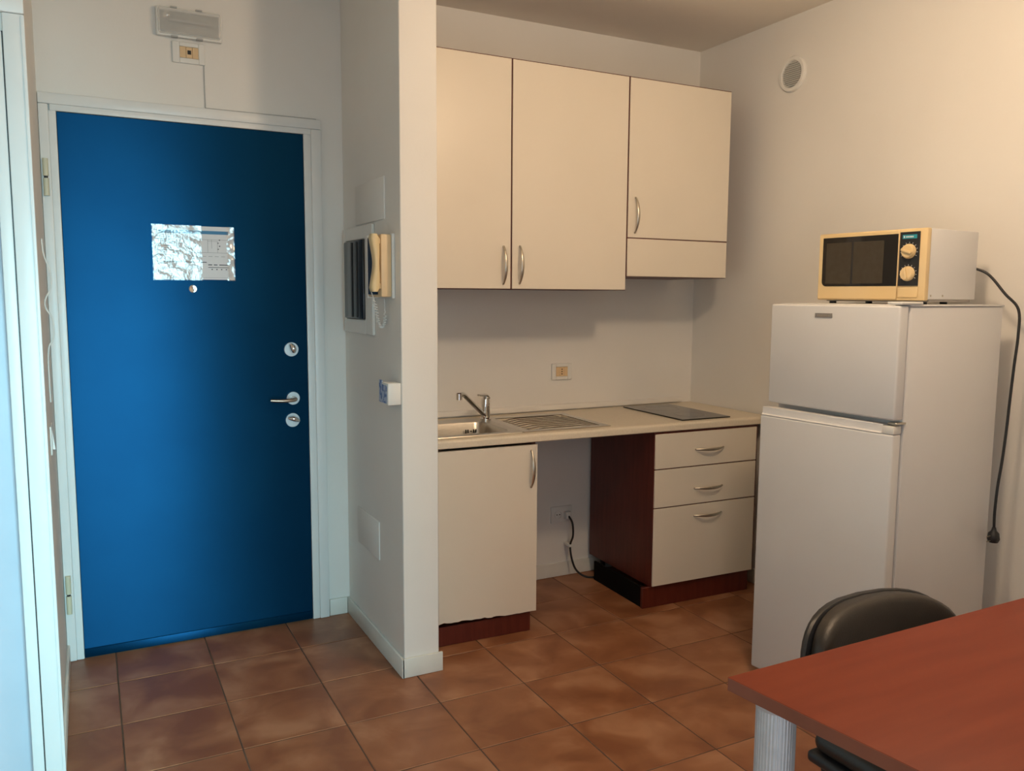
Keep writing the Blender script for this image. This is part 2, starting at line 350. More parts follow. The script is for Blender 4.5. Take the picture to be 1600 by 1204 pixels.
# white interior door in the stub, facing the viewer, only its right casing in view
d2 = sempty('door_2', (-0.6, LY, 0), 'white interior door cut off by the left edge of the picture')
def casing(name, x0, x1, z0, z1, y0, y1, bev=0.004): return obj(name, bx(x0, x1, y0, y1, z0, z1, bev), 'frame', d2)
ZC = 2.150
casing('door_casing', -0.163, -0.1115, 0.0008, ZC, LY-0.016, LY-0.0003); casing('casing_bead', -0.1205, -0.1120, 0.0008, ZC-0.004, LY-0.0185, LY-0.0162, 0.001)
casing('door_casing', -1.080, -1.028, 0.0008, ZC, LY-0.016, LY-0.0003)
casing('door_head', -1.080, -0.1115, ZC+0.0005, ZC+0.060, LY-0.020, LY-0.0003)
casing('door_jamb', -0.1945, -0.1650, 0.0008, 2.103, LY-0.012, LY-0.0003); casing('door_jamb', -1.027, -0.9985, 0.0008, 2.103, LY-0.012, LY-0.0003)
obj('rubber_seal', bx(-0.1668, -0.1625, LY-0.0100, LY-0.0003, 0.0008, 2.103), 'black', d2)
obj('door_leaf', bx(-0.996, -0.1965, LY+0.030, LY+0.070, 0.006, 2.100, 0.003), 'leaf', d2)

# ------------------------------------------------------------------ on the entrance door and hall walls
t = thing('evacuation_notice', (0.39, YF, 1.475), 'white printed notice in crinkled clear sleeve taped to the blue door', 'notice')
def plate(x0, x1, z0, z1, y, th, m, name, parent, bev=0.0): return obj(name, bx(x0, x1, y-th, y, z0, z1, bev, 1), m, parent)
obj('sheet', bx(0.240, 0.540, YF-0.0020, YF-0.0004, 1.477, 1.686), 'paper', t)
yp = YF-0.0021
plate(0.262, 0.520, 1.656, 1.669, yp, 0.0004, 'headerblue', 'header_bar', t)
bm = bmesh.new()
def ln(x0, x1, z0, z1): box(bm, x0, x1, yp-0.0004, yp, z0, z1)
for k in range(9): ln(0.252+0.004*(k % 2), 0.340-0.012*(k % 3), 1.640-k*0.0085, 1.6418-k*0.0085)
for (a, b, c_, d_) in ((0.37, 0.515, 1.634, 1.6352), (0.37, 0.515, 1.583, 1.5842), (0.37, 0.3712, 1.583, 1.635), (0.44, 0.4412, 1.583, 1.635), (0.455, 0.4562, 1.60, 1.635), (0.477, 0.4783, 1.583, 1.63), (0.41, 0.4112, 1.583, 1.635), (0.44, 0.478, 1.628, 1.6292), (0.25, 0.52, 1.485, 1.4858), (0.5193, 0.52, 1.485, 1.65)): ln(a, b, c_, d_)
for k in range(6): ln(0.37+0.024*k, 0.385+0.024*k, 1.568, 1.5695)
obj('printed_plan', bm, 'ink_light', t, smooth=False)
def ink(*q):
    bm = bmesh.new(); box(bm, q[0], q[1], yp-0.0004, yp, q[2], q[3]); obj('printed_line', bm, 'ink', t, smooth=False)
for a, b in ((0.275, 0.345), (0.352, 0.435)): ink(a, b, 1.5440, 1.5470)
for a, b in ((0.44, 0.455), (0.461, 0.475), (0.482, 0.518)): ink(a, b, 1.534, 1.5375)
ink(0.44, 0.518, 1.5245, 1.5268)
for k in range(4): ink(0.452+0.018*k, 0.457+0.018*k, 1.516, 1.520)
for k in range(4): ink(0.478+0.005*(k % 2), 0.482+0.006*(k % 2), 1.596+0.012*k, 1.600+0.012*k)
def wavy(x0, x1, z0, z1, y, amp, nx, nz, seed):
    bm = bmesh.new(); rnd = random.Random(seed)
    ph = [(rnd.uniform(-170, 170), rnd.uniform(-170, 170), rnd.uniform(0, 6), rnd.uniform(.3, 1)) for _ in range(7)]
    gr = []
    for i in range(nx+1):
        row = []
        for k in range(nz+1):
            x = x0+(x1-x0)*i/nx; z = z0+(z1-z0)*k/nz
            hgt = sum(w_*math.sin(a*x+b*z+p+1.5*math.sin(30*z)) for a, b, p, w_ in ph)/4
            row.append(bm.verts.new((x, y-amp*(0.5+0.5*max(-1, min(1, hgt))), z)))
        gr.append(row)
    for i in range(nx):
        for k in range(nz): bm.faces.new((gr[i][k], gr[i+1][k], gr[i+1][k+1], gr[i][k+1]))
    bmesh.ops.solidify(bm, geom=bm.faces[:], thickness=0.0003)
    return bm
obj('plastic_sleeve', wavy(0.2365, 0.418, 1.4735, 1.6885, YF-0.0030, 0.0032, 46, 50, 3), 'sleeve', t)
obj('sleeve_fold', wavy(0.512, 0.5425, 1.4735, 1.6875, YF-0.0030, 0.006, 10, 40, 8), 'sleeve', t)

t = thing('emergency_light', (0.40, D, 2.393), 'clear-fronted rectangular emergency light on wall above blue door', 'lamp')
obj('housing', bx(0.282, 0.519, D-0.022, D-0.0003, 2.394, 2.500, 0.004), 'wplastic', t)
bm = bmesh.new()
prism(bm, [(0.288, D-0.022, 2.400), (0.513, D-0.022, 2.400), (0.513, D-0.022, 2.494), (0.288, D-0.022, 2.494)], (0, -0.022, 0), 0.007, 3); dfo = obj('diffuser', bm, 'diffuser', t)
bm = bmesh.new(); cyl(bm, (0.325, D-0.030, 2.452), (0.475, D-0.030, 2.452), 0.006); obj('tube', bm, 'cable_grey', t)
bm = bmesh.new(); lathe(bm, (0.322, D-0.0225, 2.468), (0, -1, 0), [(0, 0.018), (0.010, 0.012), (0.014, 0.002)]); obj('reflector', bm, 'chrome', t)
for x, z in ((0.345, 2.394), (0.435, 2.394), (0.345, 2.500), (0.435, 2.500)):
    obj('clip', bx(x-0.012, x+0.012, D-0.030, D-0.012, z-0.003, z+0.003, 0.001, 1), 'cable_grey', t)
t = thing('wall_switch', (0.395, D, 2.303), 'white switch plate with beige modules just below the emergency light', 'switch')
bm = bmesh.new()
for a, b, c_, d_ in ((0.336, 0.363, 2.304, 2.382), (0.431, 0.454, 2.304, 2.382), (0.3625, 0.4315, 2.304, 2.324), (0.3625, 0.4315, 2.366, 2.382)): box(bm, a, b, D-0.010, D-0.0003, c_, d_, 0.002, 1)
obj('cover_plate', bm, 'wplastic', t)
for a, b in ((0.3632, 0.3855), (0.3862, 0.4085), (0.4092, 0.4308)): obj('module', bx(a, b, D-0.0085, D-0.0004, 2.3245, 2.3655, 0.001, 1), 'beige', t)
obj('led_window', bx(0.391, 0.404, D-0.0095, D-0.0086, 2.338, 2.353), 'smoked', t)
bm = bmesh.new(); tube(bm, [(0.450, D-0.0035, 2.3035), (0.4495, D-0.0035, 2.25), (0.4505, D-0.0035, 2.16), (0.452, D-0.0035, 2.1465), (0.47, D-0.0035, 2.1440), (0.66, D-0.0035, 2.1440), (0.885, D-0.0035, 2.1440)], 0.0018, 8)
tag(obj('thin_cable', bm, 'cable_grey'), 'thin grey cable running down from switch plate and along the door frame top', 'cable')

# left wall bits beside the door
bm = bmesh.new(); tube(bm, [(XL+0.003, 3.19, 1.60), (XL+0.006, 3.19, 1.55), (XL+0.022, 3.20, 1.49), (XL+0.022, 3.20, 1.44), (XL+0.004, 3.20, 1.40), (XL+0.004, 3.20, 1.37), (XL+0.022, 3.20, 1.33), (XL+0.022, 3.20, 1.27), (XL+0.004, 3.20, 1.22), (XL+0.003, 3.20, 1.05)], 0.0025, 8)
tag(obj('looped_cable', bm, 'wplastic'), 'thin white cable hanging in two loops left of the blue door', 'cable')
t = thing('light_switch', (XL, 3.12, 0.90), 'white rocker light switch on left wall beside the blue door frame', 'switch')
obj('plate', bx(XL+0.0003, XL+0.006, 3.06, 3.17, 0.89, 0.985, 0.002), 'wplastic', t)
bm = bmesh.new(); prism(bm, [(XL+0.006, 3.09, 0.905), (XL+0.014, 3.09, 0.905), (XL+0.006, 3.09, 0.972)], (0, 0.05, 0)); obj('rocker', bm, 'wplastic', t)

# ------------------------------------------------------------------ partition, hall side (faces -x)
t = thing('fuse_panel', (PX0, 3.26, 1.27), 'recessed electrical panel with smoked dark door and white frame', 'panel')
bm = bmesh.new()
for a, b, c_, d_ in ((3.085, 3.175, 1.265, 1.692), (3.440, 3.475, 1.265, 1.692), (3.1745, 3.4405, 1.265, 1.322), (3.1745, 3.4405, 1.640, 1.692)): box(bm, PX0-0.014, PX0-0.0003, a, b, c_, d_, 0.003, 1)
obj('frame', bm, 'wplastic', t)
dr = obj('smoked_door', bx(PX0-0.022, PX0-0.002, 3.1765, 3.4385, 1.324, 1.638, 0.004), 'smoked', t)
obj('hinge_rib', bx(PX0-0.0255, PX0-0.0222, 3.245, 3.262, 1.330, 1.632, 0.001, 1), 'black', dr)
obj('hinge_rib', bx(PX0-0.0255, PX0-0.0222, 3.315, 3.330, 1.330, 1.632, 0.001, 1), 'black', dr)
t = thing('intercom', (PX0, 2.91, 1.41), 'beige intercom handset unit on the partition beside fuse panel', 'intercom')
obj('base_plate', bx(PX0-0.012, PX0-0.0003, 2.853, 3.018, 1.408, 1.640, 0.003), 'wplastic', t)
obj('body', bx(PX0-0.052, PX0-0.0122, 2.856, 3.012, 1.413, 1.637, 0.006), 'beige', t)
obj('face_panel', bx(PX0-0.0545, PX0-0.0522, 2.892, 3.005, 1.422, 1.630, 0.001, 1), 'smoked', t)
obj('trim_edge', bx(PX0-0.055, PX0-0.0125, 3.0122, 3.020, 1.409, 1.640, 0.002), 'wplastic', t)
bm = bmesh.new(); rings = []
for k in range(15):
    q = k/14; z = 1.432+0.205*q; s = math.sin(math.pi*q)
    off = 0.0745-0.008*s; th = 0.0100+0.0075*abs(math.cos(math.pi*q))**1.5
    if k in (0, 14): th *= 0.6
    yc = 2.872; hw = 0.020
    rings.append([Vector((PX0-off+th*math.copysign(abs(math.cos(a))**0.6, math.cos(a)), yc+hw*math.copysign(abs(math.sin(a))**0.6, math.sin(a)), z)) for a in [j*math.pi/8 for j in range(16)]])
loft(bm, rings); obj('handset', bm, 'yellowed', t)
for z in (1.452, 1.612): obj('cradle', bx(PX0-0.066, PX0-0.0522, 2.860, 2.884, z-0.010, z+0.010, 0.003), 'beige', t)
bm = bmesh.new(); pts = []
ctr = smooth_path([(PX0-0.080, 2.884, 1.430), (PX0-0.060, 2.90, 1.38), (PX0-0.040, 2.93, 1.325), (PX0-0.025, 2.94, 1.300), (PX0-0.016, 2.93, 1.330), (PX0-0.020, 2.92, 1.407)], 30)
for i, p in enumerate(ctr):
    a = i*1.15; rr = 0.0055 if 18 < i < 130 else 0.001
    pts.append(p+Vector((math.cos(a)*rr, math.sin(a)*rr, 0)))
tube(bm, pts, 0.0016, 6, smooth=0); obj('coiled_cord', bm, 'wplastic', t)
t = thing('key_card_box', (PX0, 2.84, 1.025), 'small white key card box with blue label on partition edge', 'card holder')
obj('body', bx(PX0-0.050, PX0-0.0003, 2.800, 2.870, 1.027, 1.106, 0.003), 'wplastic', t)
obj('label', bx(PX0-0.0508, PX0-0.0502, 2.812, 2.866, 1.032, 1.098), 'blueprint', t)
obj('card', bx(PX0-0.049, PX0-0.046, 2.8705, 2.905, 1.030, 1.112, 0.001, 1), 'blueprint', t)
c1 = obj('junction_cover', bx(PX0-0.006, PX0-0.0003, 2.955, 3.32, 1.70, 1.855, 0.002), 'wall'); tag(c1, 'painted-over blank cover plate on partition above the fuse panel', 'cover plate')
c2 = obj('junction_cover', bx(PX0-0.005, PX0-0.0003, 3.063, 3.35, 0.372, 0.528, 0.002), 'wall'); tag(c2, 'painted-over blank cover plate low on the partition near the floor', 'cover plate')

# ------------------------------------------------------------------ kitchen run; local frame (x, depth from worktop front, z)
KM = Matrix.Translation((1.2, 2.960, 0)) @ Matrix.Rotation(-0.030, 4, 'Z') @ Matrix.Translation((-1.2, 0, 0))
def kb(x0, x1, d0, d1, z0, z1, bev=0.0, seg=2): return bx(x0, x1, d0, d1, z0, z1, bev, seg, KM)
def K(x, d, z): return KM @ Vector((x, d, z))
def bow(bm, c, axis, length, out=0.026, mx=None, w=0.0075):
    """bow handle on a front that faces -y (local)"""
    rings = []; n = 18
    for i in range(n+1):
        q = -1+2*i/n; o_ = out*(1-abs(q)**2.2)+0.003; hw = w*(1-0.62*q*q); th = 0.0032
        pr = []
        for k in range(10):
            a = 2*math.pi*k/10; s1 = hw*math.cos(a); s2 = th*math.sin(a)
            p = Vector((q*length/2, -o_+s2, s1)) if axis == 'x' else Vector((s1, -o_+s2, q*length/2))
            p = Vector(c)+p; pr.append(mx @ p if mx is not None else p)
        rings.append(pr)
    loft(bm, rings)
    for s in (-1, 1):
        p = Vector(c)+(Vector((s*length*0.485, 0, 0)) if axis == 'x' else Vector((0, 0, s*length*0.485)))
        a = p+Vector((0, -0.0045, 0)); b = p.copy()
        if mx is not None: a = mx @ a; b = mx @ b
        cyl(bm, b, a, 0.0045, 10)
    return bm
ZT = 0.853
# worktop with the bowl opening
bm = bmesh.new()
W0, W1 = 1.1385, 2.893
bw = (1.205, 1.565, 0.075, 0.385)
def wback(x): return ((KM.inverted() @ Vector((x, D-0.0008, 0))).y)
n = 6; prof = [(0.012, 0.818), (0.003, 0.818), (0.0, 0.821)]+[(0.014-0.014*math.cos(a*math.pi/2/n), ZT-0.014+0.014*math.sin(a*math.pi/2/n)) for a in range(n+1)]+[(bw[2], ZT), (bw[2], 0.818)]
loft(bm, [[K(x, d, z) for d, z in prof] for x in (W0, W1)])
def wp(x0, x1, d0, d1=None):
    e0 = wback(x0) if d1 is None else d1; e1 = wback(x1) if d1 is None else d1
    prism(bm, [K(x0, d0, 0.818), K(x1, d0, 0.818), K(x1, e1, 0.818), K(x0, e0, 0.818)], (0, 0, ZT-0.818))
wp(W0, bw[0], bw[2]); wp(bw[0], bw[1], bw[3]); wp(bw[1], 1.640, bw[2]); wp(1.640, 1.990, bw[2], 0.0785); wp(1.640, 1.990, 0.4318); wp(1.990, W1, bw[2])
tag(obj('worktop', bm, 'worktop', smooth=True), 'long beige speckled worktop with rounded front edge over the base units', 'worktop')
tag(obj('upstand', bx(1.14, 2.838, D-0.014, D-0.0006, ZT+0.0045, ZT+0.032, 0.004), 'wall'), 'low white upstand strip along the back of the worktop', 'upstand')

# sink
t = thing('sink', K(1.6, 0.25, ZT), 'stainless steel inset sink with ribbed drainer in left of worktop', 'sink')
bm = bmesh.new()
S0, S1, E0, E1 = 1.150, 2.025, 0.046, 0.478
zr = ZT+0.0035
nb = 10
def rrect(x0, x1, d0, d1, r, z, n_=6):
    out = []
    for cx_, cd, a0 in ((x1-r, d1-r, 0), (x0+r, d1-r, 90), (x0+r, d0+r, 180), (x1-r, d0+r, 270)):
        for k in range(n_+1):
            a = math.radians(a0+90*k/n_); out.append(Vector((cx_+r*math.cos(a), cd+r*math.sin(a), z)))
    return out
# rim plate: grid of faces between outer rectangle and the bowl mouth, then the bowl walls
mouth = rrect(bw[0]+0.006, bw[1]-0.006, bw[2]+0.006, bw[3]-0.006, 0.045, zr)
outer = rrect(S0, 1.60, E0, E1, 0.012, zr)
lip = rrect(S0-0.002, 1.60, E0-0.002, E1+0.002, 0.012, ZT+0.0004)
r1 = rrect(bw[0]+0.009, bw[1]-0.009, bw[2]+0.009, bw[3]-0.009, 0.045, zr-0.004)
r2 = rrect(bw[0]+0.018, bw[1]-0.018, bw[2]+0.018, bw[3]-0.018, 0.045, ZT-0.145)
r3 = rrect(bw[0]+0.035, bw[1]-0.035, bw[2]+0.035, bw[3]-0.035, 0.035, ZT-0.158)
loft(bm, [[KM @ p for p in r] for r in (lip, outer, mouth, r1, r2, r3)], cap=False)
bm.faces.new([bm.verts[-28+k] for k in range(28)] if False else [v for v in list(bm.verts)[-28:]])
bmesh.ops.recalc_face_normals(bm, faces=bm.faces[:])
for f in bm.faces: f.normal_flip()
obj('bowl', bm, 'steel', t)
bm = bmesh.new()
Q0, Q1, G0, G1 = 1.640, 1.990, 0.078, 0.432          # sunk field of the drainer
for q in ((1.6002, Q0, E0-0.002, E1+0.002), (Q1, S1, E0-0.002, E1+0.002), (Q0, Q1, E0-0.002, G0), (Q0, Q1, G1, E1+0.002)): box(bm, q[0], q[1], q[2], q[3], ZT+0.0004, zr, 0, 1, KM)
box(bm, Q0+0.002, Q1-0.002, G0+0.002, G1-0.002, ZT-0.0085, ZT-0.0070, 0, 1, KM)
dp = obj('drainer', bm, 'steel2', t, smooth=False)
for k in range(8):
    d = 0.098+0.0435*k
    tb = bmesh.new(); xa, xb = Q0+0.012+0.006*abs(k-3.5), Q1-0.012
    rr = [[K(xa+(xb-xa)*i/12, d+0.0065*math.cos(a), ZT-0.0069+0.0115*math.sin(a)*min(1, 0.15+min(i, 12-i)*0.6)) for a in [j*math.pi/6 for j in range(7)]] for i in range(13)]
    loft(tb, rr, cap=True); obj('rib', tb, 'steel2', dp)
for k, x in enumerate((1.468, 1.478, 1.492, 1.506, 1.516)):
    p = KM @ Vector((x, 0.3612, ZT-0.035)); tb = bmesh.new(); box(tb, p.x-(0.003 if k != 2 else 0.005), p.x+(0.003 if k != 2 else 0.005), p.y-0.0012, p.y+0.0004, p.z-(0.008 if k != 2 else 0.002), p.z+(0.008 if k != 2 else 0.002)); obj('overflow_slot', tb, 'dark', t)
tb = bmesh.new(); lathe(tb, K(1.385, 0.23, ZT-0.1578), (0, 0, 1), [(0, 0.042), (0.003, 0.040), (0.001, 0.028), (0.001, 0.0001)]); obj('drain', tb, 'chrome', t)

# tap
bc = Vector((1.603, 3.372, zr+0.0003))
t = thing('faucet', bc, 'chrome single-lever kitchen faucet behind the sink bowl', 'faucet')
bm = bmesh.new(); lathe(bm, bc, (0, 0, 1), [(0, 0.026), (0.006, 0.026), (0.010, 0.021), (0.060, 0.0205), (0.085, 0.0215), (0.096, 0.019), (0.100, 0.010), (0.101, 0.001)]); obj('body', bm, 'chrome', t)
bm = bmesh.new(); tube(bm, [bc+Vector((-0.006, -0.008, 0.018)), Vector((1.515, 3.303, 0.935)), Vector((1.448, 3.250, 0.985)), Vector((1.425, 3.232, 0.996)), Vector((1.408, 3.218, 0.996))], 0.0105, 14, 6); sp_ = obj('spout', bm, 'chrome', t)
bm = bmesh.new(); lathe(bm, (1.402, 3.213, 1.006), (0, 0, -1), [(0, 0.009), (0.003, 0.0125), (0.030, 0.0125), (0.031, 0.009), (0.032, 0.001)]); obj('aerator', bm, 'chrome', t)
bm = bmesh.new(); tube(bm, [bc+Vector((0.008, 0.006, 0.098)), bc+Vector((-0.004, -0.004, 0.112)), bc+Vector((-0.030, -0.026, 0.116)), bc+Vector((-0.058, -0.050, 0.120))], lambda q: 0.019*(1-0.62*q), 14, 6, flat=(1, 0.55)); obj('lever', bm, 'chrome', t)

# hob
t = thing('hob', K(2.55, 0.3, ZT), 'black glass two-zone hob set into the right of the worktop', 'hob')
obj('glass_plate', kb(2.410, 2.690, 0.042, 0.535, ZT+0.0005, ZT+0.0065, 0.0015, 1), 'blackglass', t)
for d, r in ((0.17, 0.075), (0.40, 0.088)):
    bm = bmesh.new(); n = 40; c0_ = K(2.55, d, ZT+0.0067); rings = []
    for rr, zz in ((r, 0), (r, 0.0003), (r-0.002, 0.0003), (r-0.002, 0)): rings.append([c0_+Vector((rr*math.cos(2*math.pi*k/n), rr*math.sin(2*math.pi*k/n), zz)) for k in range(n)])
    loft(bm, rings, cap=False); obj('cooking_zone_ring', bm, 'badge', t)

# base cabinet under the sink
t = thing('base_cabinet', K(1.40, 0.2, 0.0), 'low cream cabinet under the sink with one chipped-bottom door', 'cabinet')
bm = bmesh.new()
for a in ((1.176, 1.194, 0.030, 0.500, 0.096, 0.8155), (1.628, 1.646, 0.030, 0.500, 0.096, 0.8155), (1.1935, 1.6285, 0.030, 0.500, 0.096, 0.114), (1.1935, 1.6285, 0.484, 0.500, 0.1135, 0.8155)): box(bm, *a, mx=KM)
obj('carcass', bm, 'cherry', t)
bm = bmesh.new(); rnd = random.Random(5)
top = [(1.205, 0.806), (1.646, 0.806)]; bot = [(1.646, 0.089)]
x = 1.63
while x > 1.215:
    q = (1.646-x)/0.44
    bot.append((x, 0.089+0.017*max(0, q-0.3)+rnd.uniform(0, 0.0055)*(1 if q > 0.3 else 0.25))); x -= rnd.uniform(0.008, 0.022)
bot.append((1.205, 0.099))
prism(bm, [KM @ Vector((px_, 0.010, pz_)) for px_, pz_ in top+bot], (KM.to_3x3() @ Vector((0, 0.0185, 0)))); dd = obj('door', bm, 'cream', t, smooth=False)
hb = bow(bmesh.new(), (1.617, 0.0098, 0.705), 'z', 0.158, mx=KM); obj('handle', hb, 'nickel', dd)
obj('plinth', kb(1.150, 1.625, 0.024, 0.040, 0.0006, 0.081, 0.001, 1), 'cherry', t)
for x, d in ((1.22, 0.45), (1.60, 0.45)):
    bm = bmesh.new(); lathe(bm, K(x, d, 0.0006), (0, 0, 1), [(0, 0.024), (0.012, 0.022), (0.016, 0.014), (0.0952, 0.014)]); obj('foot', bm, 'black', t)

# drawer unit
t = thing('drawer_unit', K(2.53, 0.2, 0), 'cherry and cream unit of three drawers under the hob', 'cabinet')
obj('carcass', kb(2.236, 2.832, 0.0125, 0.555, 0.100, 0.8155), 'cherry', t)
for z0, z1, hz in ((0.6475, 0.806, 0.724), (0.4690, 0.642, 0.542), (0.104, 0.4635, 0.413)):
    f = obj('drawer', kb(2.240, 2.822, 0.006, 0.0200, z0, z1, 0.0012, 1), 'cream', t)
    obj('handle', bow(bmesh.new(), (2.542, 0.0058, hz), 'x', 0.162, mx=KM), 'nickel', f)
obj('plinth', kb(2.198, 2.812, 0.022, 0.038, 0.0006, 0.0985, 0.001, 1), 'cherry', t)
obj('under_unit_shade', kb(2.203, 2.214, 0.0385, 0.455, 0.0006, 0.0960, 0.0005, 1), 'dark', t)  # near-black panel standing in for the deep shade under the unit
for x, d in ((2.28, 0.07), (2.28, 0.50), (2.78, 0.07), (2.78, 0.50)):
    bm = bmesh.new(); lathe(bm, K(x, d, 0.0006), (0, 0, 1), [(0, 0.024), (0.012, 0.022), (0.016, 0.014), (0.0992, 0.014)]); obj('foot', bm, 'black', t)

# wall cabinets
UY = 3.082
def wall_cab(name, x0, x1, z0, z1, label, hx, hz, seam=None):
    t = thing(name, ((x0+x1)/2, D, z0), label, 'cabinet', 'wall cabinets over the worktop')
    obj('carcass', bx(x0+0.0004, x1-0.0004, UY+0.0045, D-0.0005, z0-0.001, z1+0.0012), 'cherry', t)
    zb = z0 if seam is None else seam
    dd = obj('door', bx(x0+0.0030, x1-0.0030, UY, UY+0.0120, zb+0.0012, z1-0.0025, 0.0012, 1), 'cream', t)
    obj('handle', bow(bmesh.new(), (hx, UY-0.0002, hz), 'z', 0.158), 'nickel', dd)
    if seam is not None: obj('flap', bx(x0+0.0030, x1-0.0030, UY, UY+0.0120, z0+0.001, seam-0.0035, 0.0012, 1), 'cream', t)
    return t
wall_cab('wall_cabinet', 1.142, 1.5827, 1.448, 2.3785, 'cream wall cabinet beside the partition, handle at lower right', 1.546, 1.546)
wall_cab('wall_cabinet', 1.5837, 2.1624, 1.448, 2.3785, 'wide cream wall cabinet in the middle, handle at lower left', 1.622, 1.549)
wall_cab('wall_cabinet', 2.1644, 2.7455, 1.5096, 2.3785, 'cream hood cabinet at right end with fold-out flap below', 2.205, 1.782, 1.682)

# sockets
def socket_plate(name, x0, x1, z0, z1, label):
    t = thing(name, ((x0+x1)/2, D, z0), label, 'socket')
    return t
t = socket_plate('wall_socket', 2.028, 2.143, 1.007, 1.088, 'white three-hole wall socket above the worktop')
bm = bmesh.new()
for a, b, c_, d_ in ((2.028, 2.052, 1.007, 1.088), (2.119, 2.143, 1.007, 1.088), (2.0515, 2.1195, 1.007, 1.024), (2.0515, 2.1195, 1.071, 1.088)): box(bm, a, b, D-0.010, D-0.0003, c_, d_, 0.002, 1)
obj('cover_plate', bm, 'wplastic', t)
for a, b in ((2.0525, 2.0735), (2.0742, 2.097), (2.0977, 2.1185)): 
    mo = obj('module', bx(a, b, D-0.009, D-0.0004, 1.0245, 1.0705, 0.001, 1), 'beige', t)
    if a > 2.074 and a < 2.08:
        for z in (1.036, 1.0475, 1.059):
            bm = bmesh.new(); cyl(bm, (2.0855, D-0.0095, z), (2.0855, D-0.0091, z), 0.0032, 12); obj('pin_hole', bm, 'dark', mo)
t = socket_plate('wall_socket', 2.033, 2.155, 0.278, 0.366, 'grey-white double socket low in the gap under the worktop')
obj('cover_plate', bx(2.033, 2.155, D-0.010, D-0.0003, 0.280, 0.364, 0.003), 'wplastic', t)
bm = bmesh.new(); n = 28; c0_ = Vector((2.074, D-0.0102, 0.322)); rings = []
for rr, yy in ((0.022, 0), (0.022, -0.003), (0.018, -0.003), (0.017, 0.0)): rings.append([c0_+Vector((rr*math.cos(2*math.pi*k/n), yy, rr*math.sin(2*math.pi*k/n))) for k in range(n)])
loft(bm, rings, cap=False); sk = obj('round_outlet', bm, 'wplastic', t)
for dx in (-0.008, 0.008):
    bm = bmesh.new(); cyl(bm, (2.074+dx, D-0.0108, 0.322), (2.074+dx, D-0.0103, 0.322), 0.003, 12); obj('pin_hole', bm, 'dark', t)
t = thing('power_cable', (2.118, D-0.02, 0.0), 'black power cable plugged into the low socket and trailing to the floor', 'cable')
obj('plug', bx(2.104, 2.134, D-0.040, D-0.0104, 0.300, 0.338, 0.006), 'wplastic', t)
bm = bmesh.new(); tube(bm, [(2.119, D-0.036, 0.316), (2.126, D-0.062, 0.285), (2.130, D-0.063, 0.22), (2.122, D-0.05, 0.165), (2.128, D-0.063, 0.09), (2.152, D-0.075, 0.035), (2.20, D-0.10, 0.0062), (2.29, D-0.13, 0.0062), (2.36, D-0.17, 0.0062)], 0.0052, 10); cb = obj('cable', bm, 'black', t)
obj('cable_clip', bx(2.112, 2.132, D-0.058, D-0.0003, 0.160, 0.174, 0.003), 'wplastic', t)

# round vent on the right wall
t = thing('vent_grille', (R, 2.863, 2.355), 'round off-white vent grille high on right wall', 'vent')
vc = Vector((R-0.0003, 2.863, 2.428)); bm = bmesh.new(); n = 48; rings = []
for rr, xx in ((0.079, 0), (0.079, -0.006), (0.074, -0.013), (0.061, -0.013), (0.057, -0.006), (0.057, 0)): rings.append([vc+Vector((xx, rr*math.cos(2*math.pi*k/n), rr*math.sin(2*math.pi*k/n))) for k in range(n)])
loft(bm, rings, cap=False); obj('ring', bm, 'wplastic', t)
bm = bmesh.new(); cyl(bm, vc, vc+Vector((-0.0015, 0, 0)), 0.0565, 40); obj('backing', bm, 'cable_grey', t)
for k in range(12):
    z = -0.0495+0.009*k; hy = math.sqrt(max(0.0566**2-z*z, 1e-5))
    bm = bmesh.new(); prism(bm, [vc+Vector((-0.0018, -hy, z+0.0035)), vc+Vector((-0.0032, -hy, z+0.0048)), vc+Vector((-0.0115, -hy, z-0.0010)), vc+Vector((-0.0100, -hy, z-0.0025))], (0, 2*hy, 0)); obj('slat', bm, 'wplastic', t)

# ------------------------------------------------------------------ refrigerator
def LM(ax, ay, th): # local: u along the front from far to near, v into the depth, z
    return Matrix(((math.sin(th), math.cos(th), 0, ax), (-math.cos(th), math.sin(th), 0, ay), (0, 0, 1, 0), (0, 0, 0, 1)))
FM = LM(2.2252, 2.2515, 0.0168)
FW, FT, FD = 0.5313, 0.0438, 0.4866
t = thing('refrigerator', FM @ Vector((FW/2, FT+FD/2, 0)), 'white two-door refrigerator in the corner with a microwave on top', 'refrigerator')
obj('body', bx(0.004, FW, FT+0.006, FT+FD, 0.020, 1.3935, 0.005, 2, FM), 'white', t)
obj('top_panel', bx(0.0, FW+0.002, FT+0.003, FT+FD+0.006, 1.3938, 1.4000, 0.002, 1, FM), 'white', t)
fd = obj('freezer_door', bx(0.0, FW, 0.0, FT, 1.037, 1.3965, 0.007, 3, FM), 'white', t)
ux = 0.200
bd = obj('badge', bx(0.203, 0.276, -0.0022, -0.0002, 1.3535, 1.3685, 0.0006, 1, FM), 'badge', fd)
bm = bmesh.new()
for k in range(7): box(bm, 0.214+0.0075*k, 0.219+0.0075*k, -0.0027, -0.0023, 1.3588, 1.3632, 0, 1, FM)
obj('raised_lettering', bm, 'nickel', bd)
GM = LM(2.1883, 2.2489, 0.0835)
dm = obj('refrigerator_door', bx(0.0, FW, 0.0, FT, 0.028, 0.992, 0.007, 3, GM), 'white', t)
bm = bmesh.new()
prism(bm, [(0.002, 0.0, 0.9925), (0.002, FT-0.002, 0.9925), (0.002, FT-0.002, 1.0215), (0.002, 0.010, 1.0215), (0.002, 0.0085, 0.998)], (FW-0.045, 0, 0), 0.0015, 1, GM); obj('grip_rail', bm, 'white', dm)
obj('hinge_cap', bx(FW-0.042, FW, 0.002, FT, 0.9925, 1.0185, 0.004, 2, GM), 'wplastic', dm)
